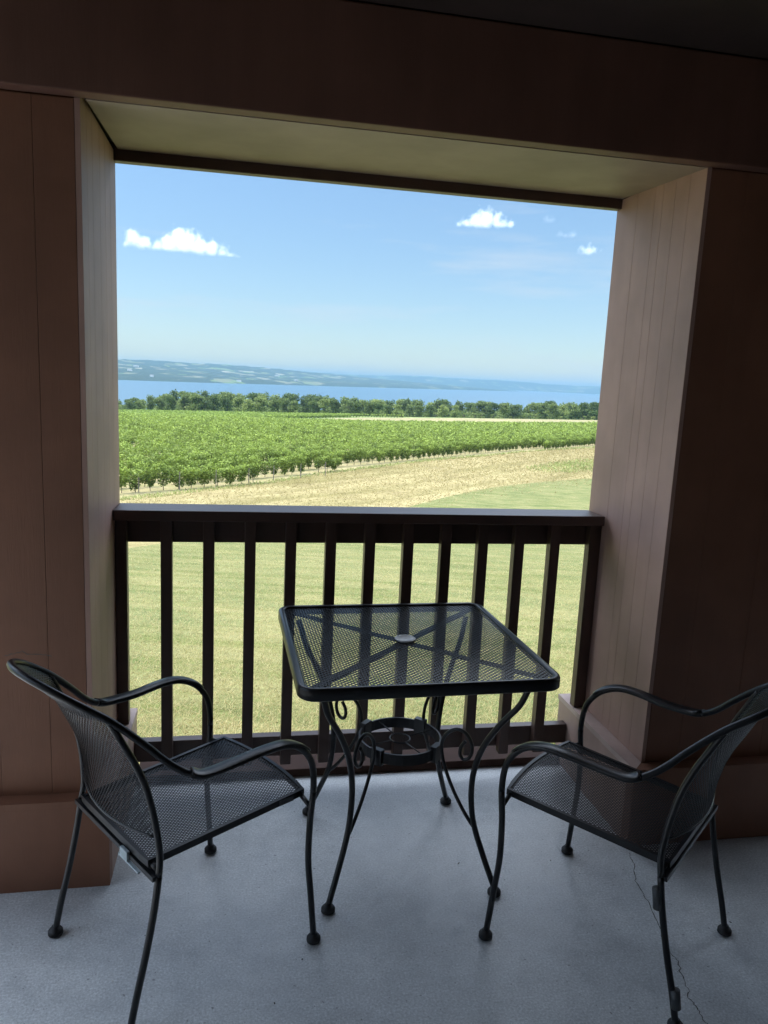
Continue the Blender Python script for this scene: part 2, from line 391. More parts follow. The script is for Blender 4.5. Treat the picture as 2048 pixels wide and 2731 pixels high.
def boards_y(mb, x0, x1, ys, z0, z1, gap=.0011):      # boards side by side along y
    for a, b in zip(ys[:-1], ys[1:]): mb.box(x0, x1, a+gap/2, b-gap/2, z0, z1, .0008)
def boards_x(mb, xs, y0, y1, z0, z1, gap=.003):
    for a, b in zip(xs[:-1], xs[1:]): mb.box(a+gap/2, b-gap/2, y0, y1, z0, z1, .0006)
def pier(label, x_in, x_out, sgn):
    t = empty('pier', ((x_in+x_out)/2, YF, 0)); tag(t, label, 'pier')
    t.location = (0, 0, 0)
    lo, hi = min(x_in, x_out), max(x_in, x_out)
    # core behind the boards
    a, b = (lo, hi-.014) if sgn > 0 else (lo+.014, hi)
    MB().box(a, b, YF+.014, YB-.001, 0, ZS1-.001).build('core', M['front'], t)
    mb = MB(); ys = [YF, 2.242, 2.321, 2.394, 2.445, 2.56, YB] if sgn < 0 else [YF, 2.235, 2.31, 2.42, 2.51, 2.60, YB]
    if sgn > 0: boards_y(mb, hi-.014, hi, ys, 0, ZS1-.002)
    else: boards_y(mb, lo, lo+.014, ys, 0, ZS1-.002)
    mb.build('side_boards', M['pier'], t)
    mb = MB(); xs = [lo+.0 if sgn > 0 else lo+.0145]
    w = [.205, .10, .205, .10, .155]
    if sgn > 0:
        xs = [hi-.0145]; k = 0
        while xs[-1] > lo+.1: xs.append(max(lo, xs[-1]-[.10, .135, .10, .19][k % 4])); k += 1
        xs = xs[::-1]
    else:
        k = 0
        while xs[-1] < hi-.1: xs.append(min(hi, xs[-1]+[.12, .20, .11, .20][k % 4])); k += 1
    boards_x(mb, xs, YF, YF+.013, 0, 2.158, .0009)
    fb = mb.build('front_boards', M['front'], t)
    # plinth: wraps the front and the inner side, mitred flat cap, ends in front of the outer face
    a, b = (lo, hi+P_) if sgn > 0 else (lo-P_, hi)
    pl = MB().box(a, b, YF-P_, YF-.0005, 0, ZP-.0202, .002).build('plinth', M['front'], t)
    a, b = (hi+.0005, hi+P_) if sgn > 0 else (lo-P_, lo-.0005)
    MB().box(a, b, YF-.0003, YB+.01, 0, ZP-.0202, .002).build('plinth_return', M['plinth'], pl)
    if sgn > 0:      # a split in the boards, a hand's breadth long
        V, F = ribbon(jag([(-.63, .700), (-.60, .706), (-.588, .713), (-.575, .704), (-.53, .700), (-.51, .694)], 4, .002), .0022, 0)
        obj('split', [(x, YF-.0006, y) for x, y, z in V], F, M['crack'], fb)
    xi, xo = (hi+P_, hi) if sgn > 0 else (lo-P_, lo)
    far = lo if sgn > 0 else hi
    d = .003*sgn
    def slab(name, pts, mat):
        V = [(x, y, z) for z in (ZP-.0198, ZP) for x, y in pts]
        o = obj(name, V, [(0,1,2,3), (4,7,6,5)]+[(i, i+4, (i+1) % 4+4, (i+1) % 4) for i in range(4)], mat, pl)
        bm = bmesh.new(); bm.from_mesh(o.data); bmesh.ops.recalc_face_normals(bm, faces=bm.faces[:]); bm.to_mesh(o.data); bm.free()
    e = .0006*sgn      # hairline mitre
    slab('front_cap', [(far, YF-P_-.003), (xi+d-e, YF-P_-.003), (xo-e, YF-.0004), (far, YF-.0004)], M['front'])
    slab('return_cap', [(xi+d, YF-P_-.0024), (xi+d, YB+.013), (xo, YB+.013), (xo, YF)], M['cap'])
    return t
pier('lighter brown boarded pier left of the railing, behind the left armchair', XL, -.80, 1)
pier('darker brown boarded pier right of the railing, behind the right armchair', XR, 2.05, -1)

hb = tag(empty('header_beam'), 'wide dark brown beam spanning the opening above both piers', 'beam')
MB().box(-2.3, 3.6, 2.106, YF-.001, 2.160, 2.446, .004).build('front_board', M['board'], hb)
MB().box(-2.3, 3.6, YF, YB-.035, 2.20, 2.50).build('core', M['gap'], hb)
V = [(XL+.014, YF+.001, ZS0+.004), (XR-.001, YF+.001, ZS0+.004), (XR-.001, YB-.036, ZS1), (XL+.014, YB-.036, ZS1)]
V = V+[(x, y, z+.012) for x, y, z in V]
obj('soffit_panel', V, [(0,3,2,1),(4,5,6,7),(0,1,5,4),(1,2,6,5),(2,3,7,6),(3,0,4,7)], M['soffit'], hb)
MB().box(-2.3, 3.6, YB-.034, YB+.004, 2.147, 2.50, .003).build('fascia_board', M['rail'], hb)
ce = MB().box(-2.3, 3.6, -.45, 2.105, 2.448, 2.52)
tag(ce.build('ceiling', M['ceil']), kind='structure')
rf = tag(empty('roof'), 'roof with a deep eave above the dark beam', 'roof')
MB().box(-2.35, 3.8, -.5, 3.15, 2.525, 2.60).build('eave', M['board'], rf)
MB().box(-2.4, 3.85, -.5, 3.20, 2.602, 2.66).build('roof_deck', M['ceil'], rf)
wl = MB().box(-4.2, 3.6, -.62, -.46, -.3, 2.52)
tag(wl.build('building_wall', M['cream']), 'pale boarded wall of the building at the back of the porch', 'wall')
ew = MB().box(3.05, 3.2, -.45, 2.10, 0.001, 2.447)  # unseen wall added to keep the right side of the porch darker
tag(ew.build('added_end_wall', M['board']), 'unseen dark brown wall added at the right end of the porch', 'wall')
tag(MB().box(XL+.05, XR-.05, 2.668, 2.805, 0.0005, .033, .003).build('curb_board', M['curb']), 'low brown board on the slab edge under the railing', 'board')

rl = tag(empty('railing'), 'dark brown wooden railing with square balusters between the two piers', 'railing')
MB().box(XL+.001, XR-.012, 2.548, 2.690, 1.008, 1.044, .004).build('cap_rail', M['rail'], rl)
MB().box(XL+.002, XR-.002, 2.6275, 2.6645, .920, 1.0075, .003).build('top_rail', M['rail'], rl)
MB().box(XL+P_+.001, XR-P_-.001, 2.6275, 2.6645, .112, .190, .003).build('bottom_rail', M['rail'], rl)
for i in range(11):
    x = -.2385+.13975*i
    MB().box(x-.019, x+.019, 2.588, 2.6265, .097, 1.0073, .0025).build('baluster', M['rail'], rl)
MB().box(-.4035, -.366, 2.588, 2.6265, ZP+.001, 1.0073, .0025).build('end_post', M['rail'], rl)
MB().box(1.2945, 1.3395, 2.588, 2.6265, ZP+.001, 1.0073, .0025).build('end_post', M['rail'], rl)

# ------------------------------------------------------------------ furniture
def wires(mb, fn, lines, w, h, step):
    """thin flat strands; each line is ((u0,v0),(u1,v1)) on the surface fn(u,v)->(point, normal)"""
    for (u0, v0), (u1, v1) in lines:
        n = max(1, int(step*math.hypot(u1-u0, v1-v0))); P = []; Nn = []
        for i in range(n+1):
            t = i/n; p, nn = fn(u0+(u1-u0)*t, v0+(v1-v0)*t); P.append(Vector(p)); Nn.append(Vector(nn).normalized())
        V = []; F = []
        for i in range(n+1):
            d = (P[min(i+1, n)]-P[max(i-1, 0)]).normalized(); b = d.cross(Nn[i]).normalized()
            for a, c in ((1, 1), (-1, 1), (-1, -1), (1, -1)): V.append(P[i]+b*a*w/2+Nn[i]*c*h/2)
        for i in range(n):
            for k in range(4): F.append((i*4+k, i*4+(k+1) % 4, i*4+4+(k+1) % 4, i*4+4+k))
        mb.add(V, F)
def lattice(nu, nv):
    """diamond lattice lines over the unit square with nu x nv diamonds"""
    L = []
    k = nv/nu
    for sgn in (1, -1):
        # u - sgn * v/nv*nu... line: u*nu - sgn*v*nv = c
        cs = range(-nv, nu+1) if sgn > 0 else range(0, nu+nv+1)
        for c in cs:
            c = c+.5
            pts = []
            for u in (0, 1):
                v = (u*nu-c)/(sgn*nv)
                if -1e-9 <= v <= 1+1e-9: pts.append((u, v))
            for v in (0, 1):
                u = (c+sgn*v*nv)/nu
                if 1e-9 < u < 1-1e-9: pts.append((u, v))
            if len(pts) >= 2 and math.dist(pts[0], pts[1]) > 1e-3: L.append((pts[0], pts[1]))
    return L

# ---- table
S_, ZTB = .3640, .7226
tb = tag(empty('patio_table', (.509, 2.1745, 0), .0278), 'square black metal mesh table on scrolled legs between the two armchairs', 'table')
def rrect(s, r, n=8):
    out = []
    for cx, cy, a0 in ((s-r, s-r, 0), (-s+r, s-r, 90), (-s+r, -s+r, 180), (s-r, -s+r, 270)):
        for i in range(n+1):
            a = R(a0+90*i/n); out.append((cx+r*math.cos(a), cy+r*math.sin(a)))
    return out
V = []; F = []; prof = [(-.021, ZTB-.004), (-.016, ZTB-.0005), (-.008, ZTB+.001), (-.0025, ZTB-.0015), (0, ZTB-.007), (0, ZTB-.031), (-.003, ZTB-.034), (-.006, ZTB-.031), (-.006, ZTB-.010), (-.021, ZTB-.008)]
m_ = len(rrect(S_, .05))
for o_, z in prof: V += [(x, y, z) for x, y in rrect(S_+o_, .05+o_)]
for i in range(len(prof)):
    j = (i+1) % len(prof)
    for k in range(m_): F.append((i*m_+k, i*m_+(k+1) % m_, j*m_+(k+1) % m_, j*m_+k))
obj('tabletop_rim', V, F, M['iron'], tb, True)
mb = MB(); a = S_-.012
def clip_round(L):
    return L
def tsurf(u, v):
    return (-a+2*a*u, -a+2*a*v, ZTB-.007), (0, 0, 1)
wires(mb, tsurf, lattice(42, 48), .0030, .0015, 1)
mb.build('tabletop_mesh', M['iron'], tb)
for sx in (1, -1):
    d = .318
    MB().tube([(-d*sx, -d, ZTB-.0135), (d*sx, d, ZTB-.0135)], 0, rect=(.022, .006 if sx > 0 else .005, (0, 0, 1))).build('cross_brace', M['iron'], tb)
MB().lathe([(.030, ZTB-.006), (.033, ZTB-.001), (.031, ZTB+.0005), (.022, ZTB+.0008), (.0205, ZTB-.001), (.0, ZTB-.0015)], 0, 0, 28).build('umbrella_hole_plate', M['plate'], tb, True)
LEG = [(.418, .690), (.405, .655), (.383, .605), (.328, .53), (.280, .44), (.257, .335), (.268, .215), (.310, .110), (.352, .024)]
STR = [(.277, .185), (.245, .218), (.203, .275), (.170, .335), (.151, .39), (.150, .43), (.168, .463), (.198, .482), (.226, .477), (.245, .455), (.250, .428), (.241, .403), (.224, .394), (.212, .405), (.213, .430), (.227, .452)]
def foot_profile(r=.019): return [(r*.8, .0005), (r, .004), (r, .013), (r*.86, .017), (r*.55, .0185), (r*.5, .026)]
for k in range(4):
    ang = R(45+90*k); cx, sx = math.cos(ang), math.sin(ang)
    leg = MB().tube([(r*cx, r*sx, z) for r, z in spline(LEG, 6)], .0090, 10).build('leg', M['iron'], tb, True)
    MB().lathe(foot_profile(.020), .354*cx, .354*sx, 18).build('foot', M['rubber'], leg, True)
    MB().tube([(r*cx, r*sx, z) for r, z in spline(STR, 5)], .0056, 8).build('scroll', M['iron'], tb, True)
V = []; F = []; n = 40
for r, z in ((.131, .368), (.131, .402), (.125, .402), (.125, .368)):
    V += [(r*math.cos(2*math.pi*i/n), r*math.sin(2*math.pi*i/n), z) for i in range(n)]
for j in range(4):
    for i in range(n): F.append((j*n+i, j*n+(i+1) % n, ((j+1) % 4)*n+(i+1) % n, ((j+1) % 4)*n+i))
ring = obj('lower_ring', V, F, M['iron'], tb)
mb = MB()
for k in range(4):
    ang = R(45+90*k); u = Vector((math.cos(ang), math.sin(ang), 0)); w_ = Vector((-u.y, u.x, 0))
    V = [u*r+w_*q+Vector((0, 0, z)) for z in (.360, .410) for r, q in ((.120, -.019), (.120, .019), (.139, .019), (.139, -.019))]
    obj('clamp', V, [(0,3,2,1),(4,5,6,7),(0,1,5,4),(1,2,6,5),(2,3,7,6),(3,0,4,7)], M['iron'], ring)
mb = MB()
for ang in (20, 110, 200, 290):
    c_, s_ = math.cos(R(ang)), math.sin(R(ang)); mb.tube([(.032*c_, .032*s_, .392), (.126*c_, .126*s_, .394)], .0022, 6)
mb.tube([(.032*math.cos(2*math.pi*i/24), .032*math.sin(2*math.pi*i/24), .392) for i in range(24)], .0028, 6, closed=True)
mb.build('wire_spokes', M['iron'], ring, True)

# ---- armchair (local: origin between the front feet, -x towards the back)
def build_chair():
    t = empty('patio_armchair')
    RT = .0086
    half = [(-.25, .250, .599), (-.33, .250, .599), (-.363, .240, .611), (-.393, .227, .632), (-.418, .213, .656), (-.441, .200, .682), (-.465, .187, .707), (-.490, .175, .732), (-.516, .164, .756), (-.544, .154, .778), (-.572, .142, .799), (-.597, .122, .817), (-.622, .088, .834), (-.640, .046, .846), (-.647, 0, .850)]
    front = [(.002, .258, .012), (-.010, .253, .15), (-.018, .249, .25), (-.015, .248, .36), (-.008, .249, .44), (-.012, .250, .50), (-.026, .251, .540), (-.060, .254, .580), (-.110, .258, .603), (-.170, .256, .606), (-.25, .250, .599)]
    for s in (1, -1):
        f = [(x, y*s, z) for x, y, z in front]
        full = spline(f+[(x, y*s, z) for x, y, z in half[1:]], 5)
        iz = 4*5; ia = (len(front)-1+2)*5
        lg = MB().tube(full[:iz+1], RT, 10).build('leg', M['iron'], t, True)
        MB().lathe(foot_profile(), .002, .258*s, 18).build('foot', M['rubber'], lg, True)
        arm = MB().tube(full[iz:ia+1], RT, 10).build('arm', M['iron'], t, True)
        # flat pad strip lying on the arm tube
        i0 = 6*5+3; pad = full[i0:ia+1]; V = []; F = []
        m2 = len(pad)
        for i, p in enumerate(pad):
            d = np.array(pad[min(i+1, m2-1)])-np.array(pad[max(i-1, 0)]); d /= np.linalg.norm(d)
            side = np.array([-d[1], d[0], 0]); side /= np.linalg.norm(side); up = np.cross(d, side); up *= np.sign(up[2])
            w = .0205*(1 if 0 < i < m2-1 else .86)
            c0 = np.array(p)+up*(RT-.0015)
            for q, hh in ((-1, 0), (-.75, .0035), (0, .0050), (.75, .0035), (1, 0), (.8, -.0018), (-.8, -.0018)): V.append(c0+side*w*q+up*hh)
        for i in range(m2-1):
            for k in range(7): F.append((i*7+k, i*7+(k+1) % 7, (i+1)*7+(k+1) % 7, (i+1)*7+k))
        F.append(tuple(range(6, -1, -1))); F.append(tuple((m2-1)*7+k for k in range(7)))
        obj('arm_pad', V, F, M['iron'], arm, True)
    loop = half[1:]; full = spline(loop+[(x, -y, z) for x, y, z in loop[-2::-1]], 5)
    MB().tube(full[5:-5], RT, 10).build('back_loop', M['iron'], t, True)
    upr = [(-.425, .210, .367), (-.419, .205, .41), (-.421, .200, .455), (-.428, .193, .515), (-.443, .186, .585), (-.463, .178, .642), (-.486, .171, .692), (-.512, .164, .748)]
    rear = [(-.500, .214, .012), (-.483, .214, .09), (-.458, .213, .19), (-.437, .212, .29), (-.425, .210, .367)]
    for s in (1, -1):
        pts = spline([(x, y*s, z) for x, y, z in rear+upr[1:]], 5); k = 4*5
        lg = MB().tube(pts[:k+1], RT*.98, 10).build('leg', M['iron'], t, True)
        MB().lathe(foot_profile(), -.5, .214*s, 18).build('foot', M['rubber'], lg, True)
        MB().tube(pts[k:], RT*.94, 10).build('back_upright', M['iron'], t, True)
    MB().tube([(-.432, -.212, .366), (-.432, .212, .366)], 0, rect=(.018, .012, (0, 0, 1))).build('stretcher', M['iron'], t)
    # seat: bilinear, slightly dished, front .415 rear .392
    C_ = [(-.432, -.176, .393), (-.432, .176, .393), (.003, -.190, .415), (.003, .190, .415)]
    def seat(u, v):   # u: rear->front, v: -y -> +y
        p = (np.array(C_[0])*(1-u)*(1-v)+np.array(C_[1])*(1-u)*v+np.array(C_[2])*u*(1-v)+np.array(C_[3])*u*v)
        p[2] -= .010*16*u*(1-u)*v*(1-v)
        p[0] += .022*u*4*v*(1-v)*u**3
        return p, (.05, 0, 1)
    mb = MB(); wires(mb, seat, lattice(36, 40), .0023, .0011, 12); mb.build('seat_mesh', M['iron'], t)
    edge = [seat(i/10, 0)[0] for i in range(10)]+[seat(1, i/10)[0] for i in range(10)]+[seat(1-i/10, 1)[0] for i in range(10)]+[seat(0, 1-i/10)[0] for i in range(10)]
    edge = [tuple(p+np.array([0, 0, -.006])) for p in edge]
    MB().tube(edge, 0, closed=True, rect=(.010, .018, (0, 0, 1))).build('seat_frame', M['iron'], t)
    for s in (1, -1):
        MB().tube([(-.004, .188*s, .405), (-.010, .244*s, .392)], .0065, 8).build('seat_bracket', M['iron'], t, True)
        MB().tube([(-.425, .176*s, .386), (-.424, .204*s, .380)], .0065, 8).build('seat_bracket', M['iron'], t, True)
    # back mesh between uprights and loop
    U = spline(upr[2:], 6); Lp = spline(half[8:14], 6); side = [np.array(p) for p in U]+[np.array(p) for p in Lp[2:]]
    dd = np.array([0]+[np.linalg.norm(b-a_) for a_, b in zip(side[:-1], side[1:])]).cumsum(); dd /= dd[-1]; side = np.array(side)
    def edgep(v): return np.array([np.interp(v, dd, side[:, i]) for i in range(3)])
    def back(u, v):
        p = edgep(v); q = 2*u-1; bow = .046*(1-q*q)*(1-.8*sstep(v, .55, 1.0))
        n_ = np.array([-.86, 0, -.51*.3]); r_ = np.array([p[0], p[1]*q*.97, p[2]])+n_*bow
        return r_, (1-.0*q, -.5*q, .5)
    mb = MB(); wires(mb, back, lattice(36, 42), .0023, .0011, 26); mb.build('back_mesh', M['iron'], t)
    mb = MB(); mb.tube([tuple(back(i/16, 0)[0]) for i in range(17)], .0035, 6); mb.tube([tuple(back(i/16, 1)[0]) for i in range(17)], .0035, 6)
    for q in (0, 1): mb.tube([tuple(back(q, i/30)[0]) for i in range(31)], .0035, 6)
    mb.build('back_mesh_edge', M['iron'], t, True)
    return t
def copy_tree(o, parent=None):
    c = o.copy(); col.objects.link(c); c.parent = parent
    for ch in o.children: copy_tree(ch, c)
    return c
CH = build_chair()
CH2 = copy_tree(CH)
CH.location = (.069, 2.022, 0); CH.rotation_euler.z = R(33.8)
tag(CH, 'black metal mesh armchair on the left of the table, pale bracket under its seat', 'chair', 'metal armchairs at the porch table')
CH2.location = (.881, 1.93, 0); CH2.rotation_euler.z = R(130.8)
tag(CH2, 'black metal mesh armchair on the right of the table, grey sleeve round its near leg', 'chair', 'metal armchairs at the porch table')
mb = MB().box(-.4455, -.4385, -.150, -.050, .350, .3545).box(-.447, -.4385, -.098, -.062, .3548, .378, .001)
mb.build('pale_bracket', M['clip'], CH)
MB().box(-.075, -.03, -.1955, -.1935, .398, .412).build('paper_sticker', M['tape'], CH)
MB().tube([(-.4205, .2105, .335), (-.428, .2112, .285)], .0125, 12).build('grey_sleeve', M['tape'], CH2, True)
MB().tube([(-.496, .2138, .055), (-.489, .2135, .100)], .0120, 12).build('grey_sleeve', M['tape'], CH2, True)

# small litter on the floor
def crumb(name, x, y, rz, l, w, mat, label, cat):
    bm = bmesh.new(); bmesh.ops.create_icosphere(bm, subdivisions=1, radius=1)
    for v in bm.verts: v.co = Vector((v.co.x*l*(1+.3*random.uniform(-1, 1)), v.co.y*w*(1+.3*random.uniform(-1, 1)), max(-.0, v.co.z)*w*.8))
    o = obj(name, [v.co[:] for v in bm.verts], [[v.index for v in f.verts] for f in bm.faces], mat); bm.free()
    o.location = (x, y, .0006); o.rotation_euler.z = rz; return tag(o, label, cat)
M['litter'] = paint('dark_leaf_bit', (.02, .016, .012), .8, grain=False); M['white_bit'] = paint('white_bit', (.75, .75, .72), .7, grain=False)

# ------------------------------------------------------------------ vineyard
def leaf_quads(P, size, up=.25, flat=1.0):
    """random oriented quads at points P"""
    n = len(P); nrm = rng.normal(size=(n, 3)); nrm[:, 2] = np.abs(nrm[:, 2])+up; nrm /= np.linalg.norm(nrm, axis=1)[:, None]
    a = rng.normal(size=(n, 3)); a -= nrm*(a*nrm).sum(1)[:, None]; a /= np.linalg.norm(a, axis=1)[:, None]; b = np.cross(nrm, a)
    s = (size*rng.uniform(.6, 1.3, n))[:, None]; asp = rng.uniform(.65, 1.0, n)[:, None]
    Q = np.stack([P+a*s, P+b*s*asp, P-a*s*.9, P-b*s*asp], 1)
    return Q.reshape(-1, 3)
def vine_points(n, zb=None, hb=None):
    zb = .25 if zb is None else zb; hb = .16 if hb is None else hb
    z = zb+(2.1-zb)*rng.random(n)**.68
    f = np.clip((z-.1)/1.5, 0, 1)
    hl = hb+(.80-hb)*f; th = .10+.30*f*np.sqrt(np.clip(1.02-((z-1.45)/.75)**2, .1, 1))
    x = hl*rng.uniform(-1, 1, n); ang = rng.uniform(0, 2*math.pi, n)
    y = th*np.sign(rng.uniform(-1, 1, n))*rng.random(n)**.4
    top = .12*np.sin(x*7+rng.uniform(0, 6))+.10*rng.normal(size=n)
    return np.stack([x, y, z+top*f], 1)
ux, uy = .68/math.hypot(.68, .73), .73/math.hypot(.68, .73)      # along the rows
nx, ny = -uy, ux                                                   # away from the hay field
RZ = math.atan2(uy, ux)
variants = []
for k in range(12):
    P = vine_points(random.choice((520, 640, 760)), random.uniform(.12, .60), random.uniform(.16, .60)); P[:, 0] += random.uniform(-.25, .25)*(P[:, 2]-.8); P[:, 1] += random.uniform(-.2, .2)*(P[:, 2]-.8)
    fo = quads('foliage', leaf_quads(P, .105), M['vine'], tint=np.clip(rng.normal(.5, .2, len(P))+.32*(P[:, 2]-1.45)+random.uniform(-.18, .18), 0, 1)); me_f = fo.data; bpy.data.objects.remove(fo)  # tint rises with height, painting lit tops and shaded lower leaves
    tr = MB().tube(spline([(0, 0, -.1), (.04*random.uniform(-1, 1), .03, .4), (.08*random.uniform(-1, 1), 0, .9), (0, 0, 1.3)], 4), [.035]*9+[.03]*4, 6)
    tr.tube(spline([(0, 0, .88), (.35, .02, .98), (.75, 0, 1.0)], 3), .018, 5); tr.tube(spline([(0, 0, .88), (-.35, .02, .98), (-.75, 0, 1.0)], 3), .018, 5)
    to = tr.build('trunk', M['bark']); me_t = to.data; bpy.data.objects.remove(to)
    variants.append((me_f, me_t))
x0, y0 = 2.6, 84.6
cand = []
for k in range(150):
    off = k*3.3
    for j in range(-60, 300):
        a = j*1.75+(k % 3)*.5+random.uniform(-.15, .15)
        x = x0+ux*a+nx*off+random.uniform(-.08, .08); y = y0+uy*a+ny*off+random.uniform(-.08, .08)
        t = x*SA+y*CA; s = x*CA-y*SA
        if t < 20: continue
        q = s/t
        if q < -.44 or q > .40: continue
        tmax = np.interp(q, [-.5, -.35, -.2, -.03, .28, .6], [288, 297, 311, 306, 366, 376])
        if t > tmax: continue
        th = math.degrees(math.atan2(x, y)); 
        if math.hypot(x, y) < np.interp(th, TH, vine_r)+.6: continue
        if random.random() < .012: continue
        cand.append((k, x, y, t, q))
# vineyard B, behind the thin dry strip on the left
candB = []
for k in range(0, 80):
    for j in range(-150, 60):
        s = j*1.8+random.uniform(-.2, .2); t = 318+k*2.9
        q = s/t
        if q < -.44 or q > .02: continue
        t0 = np.interp(q, [-.5, -.35, -.2, -.03], [306, 318, 339, 474]); t1 = np.interp(q, [-.5, -.35, -.2, -.03], [498, 498, 488, 479])
        if t < t0 or t > t1: continue
        x, y = st2w(s, t); candB.append((k, x, y, t, q))
inview = [c for c in cand if -.365 < c[4] < .30]
inview.sort(key=lambda c: (c[0], c[3]))
near = inview[:300]; nearset = set(id(c) for c in near)
rest = [c for c in cand if id(c) not in nearset]
ROWL = {0: 'leafy grapevine in the front row, beside the mown hay', 1: 'leafy grapevine in the second row, just behind the front vines', 2: 'leafy grapevine in the third row from the mown hay', 3: 'leafy grapevine in the fourth row from the mown hay'}
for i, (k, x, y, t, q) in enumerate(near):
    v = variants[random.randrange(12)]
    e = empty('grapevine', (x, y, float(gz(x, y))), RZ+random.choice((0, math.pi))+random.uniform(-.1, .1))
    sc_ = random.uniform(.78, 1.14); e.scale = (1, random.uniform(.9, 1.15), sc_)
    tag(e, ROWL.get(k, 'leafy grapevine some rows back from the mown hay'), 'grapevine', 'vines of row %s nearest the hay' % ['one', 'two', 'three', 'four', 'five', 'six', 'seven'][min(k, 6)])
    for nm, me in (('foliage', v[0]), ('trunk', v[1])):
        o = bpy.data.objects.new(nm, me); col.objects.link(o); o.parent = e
def vine_mass(name, C):
    Q = []; T = []
    C = np.array([(c[1], c[2], c[3]) for c in C])
    for lo, hi, n, s in ((0, 130, 240, .125), (130, 190, 150, .155), (190, 280, 75, .21), (280, 700, 36, .30)):
        sel = C[(C[:, 2] >= lo) & (C[:, 2] < hi)]
        if not len(sel): continue
        m = len(sel); P = vine_points(n*m); base = np.repeat(sel, n, 0)
        x = base[:, 0]+ux*P[:, 0]+nx*P[:, 1]; y = base[:, 1]+uy*P[:, 0]+ny*P[:, 1]
        z = np.repeat(gz(sel[:, 0], sel[:, 1]), n)+P[:, 2]*np.repeat(rng.uniform(.88, 1.1, m), n)
        Q.append(leaf_quads(np.stack([x, y, z], 1), s)); T.append(np.clip(rng.normal(.5, .16, n*m)+.32*(P[:, 2]-1.45)+np.repeat(rng.normal(0, .13, m), n), 0, 1))  # lit tops and shaded lower leaves painted into the tint here too
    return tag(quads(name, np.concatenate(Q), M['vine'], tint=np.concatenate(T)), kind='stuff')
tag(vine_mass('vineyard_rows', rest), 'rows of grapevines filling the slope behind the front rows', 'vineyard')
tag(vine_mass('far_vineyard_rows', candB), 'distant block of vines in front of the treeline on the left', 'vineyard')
print('vines', len(near), len(rest), len(candB))

# trellis end posts in the front row
for i, a in enumerate((-17.5, -12.6, -7.7, -2.8, 2.1, 7, 11.9)):
    x = x0+ux*a-nx*.45; y = y0+uy*a-ny*.45
    if math.hypot(x, y) < np.interp(math.degrees(math.atan2(x, y)), TH, vine_r): x += nx*.7; y += ny*.7
    o = MB().tube([(0, 0, -.2), (0, 0, 1.0), (.02, 0, 1.75)], .045, 7).build('trellis_post', M['post'])
    o.location = (x, y, float(gz(x, y))); tag(o, 'grey wooden trellis post among the front grapevines', 'post', 'trellis posts of the front row')

# ------------------------------------------------------------------ lawn blades and hay stalks
def scatter_blades(name, n, tfun, hmin, hmax, w, mat, keep, lean=.5, tv=.28):
    t = tfun(n); q = rng.uniform(-.44, .38, n); s = q*t; x, y = st2w(s, t)
    k = keep(x, y); x, y, t = x[k], y[k], t[k]; n = len(x); z = gz(x, y)-.005
    ang = rng.uniform(0, 2*math.pi, n); h = rng.uniform(hmin, hmax, n)*(1+t*.012); ww = w*(1+t*.05)*rng.uniform(.6, 1.4, n)
    dx, dy = np.cos(ang), np.sin(ang); le = lean*h*rng.normal(size=n); l2 = lean*h*rng.normal(size=n)
    V = np.empty((n, 3, 3)); V[:, 0] = np.stack([x-dx*ww, y-dy*ww, z], 1); V[:, 1] = np.stack([x+dx*ww, y+dy*ww, z], 1); V[:, 2] = np.stack([x+le, y+l2, z+h], 1)
    return tag(quads(name, V.reshape(-1, 3), mat, n=3, tint=np.clip(rng.normal(.5, tv, n), 0, 1)), kind='stuff')
thd = lambda x, y: np.degrees(np.arctan2(x, y)); rad = lambda x, y: np.hypot(x, y)
g = scatter_blades('grass', 420000, lambda n: 2.9*np.exp(rng.random(n)*math.log(125/2.9)), .015, .038, .0030, M['grass_blade'], lambda x, y: (rad(x, y) < np.interp(thd(x, y), TH, lawn_r)*(1+.22*rng.random(len(x))**3)) & (y > 2.85), .9, .17)
tag(g, 'short dry lawn grass below the railing', 'grass')
g = scatter_blades('hay', 120000, lambda n: 24+rng.random(n)**.8*170, .03, .10, .012, M['hay'], lambda x, y: (rad(x, y) > np.interp(thd(x, y), TH, lawn_r)*(1-.16*rng.random(len(x))**3)) & (rad(x, y) < np.interp(thd(x, y), TH, vine_r)-.5), 1.0)
tag(g, 'mown hay lying between the lawn and the vineyard', 'hay')
def verge(x, y):
    r = rad(x, y); v = np.interp(thd(x, y), TH, vine_r)
    s = x*CA-y*SA; t = x*SA+y*CA
    return ((r > v-2.6) & (r < v+.8)) | (((x-57)*uy-(y-120)*ux)**2/25+((x-57)*ux+(y-120)*uy)**2/260 < rng.random(len(x))**.6*1.5)
g = scatter_blades('green_verge', 110000, lambda n: 55+rng.random(n)*140, .06, .16, .014, M['verge'], verge, .8)
tag(g, 'green grass verge along the foot of the front vines', 'grass')

# ------------------------------------------------------------------ trees
def crown_points(n, H, W, lobes):
    L = []
    for i in range(lobes):
        a = random.uniform(0, 6.28); rr = W*.5*random.uniform(.1, .95); zc = H*random.uniform(.14, .80)
        if i == 0: rr = 0; zc = H*.72
        k = 1-.5*max(0, zc/H-.4)/.5
        L.append((rr*math.cos(a)*k, rr*math.sin(a)*k, zc, W*random.uniform(.11, .30), H*random.uniform(.07, .19)))
    w = np.array([l[3]**2*l[4] for l in L]); idx = rng.choice(len(L), n, p=w/w.sum()); L = np.array(L)
    d = rng.normal(size=(n, 3)); d /= np.linalg.norm(d, axis=1)[:, None]; d *= (rng.random(n)**.28)[:, None]*(1+.13*rng.normal(size=n))[:, None]
    return np.stack([L[idx, 0]+d[:, 0]*L[idx, 3], L[idx, 1]+d[:, 1]*L[idx, 3], L[idx, 2]+d[:, 2]*L[idx, 4]], 1)
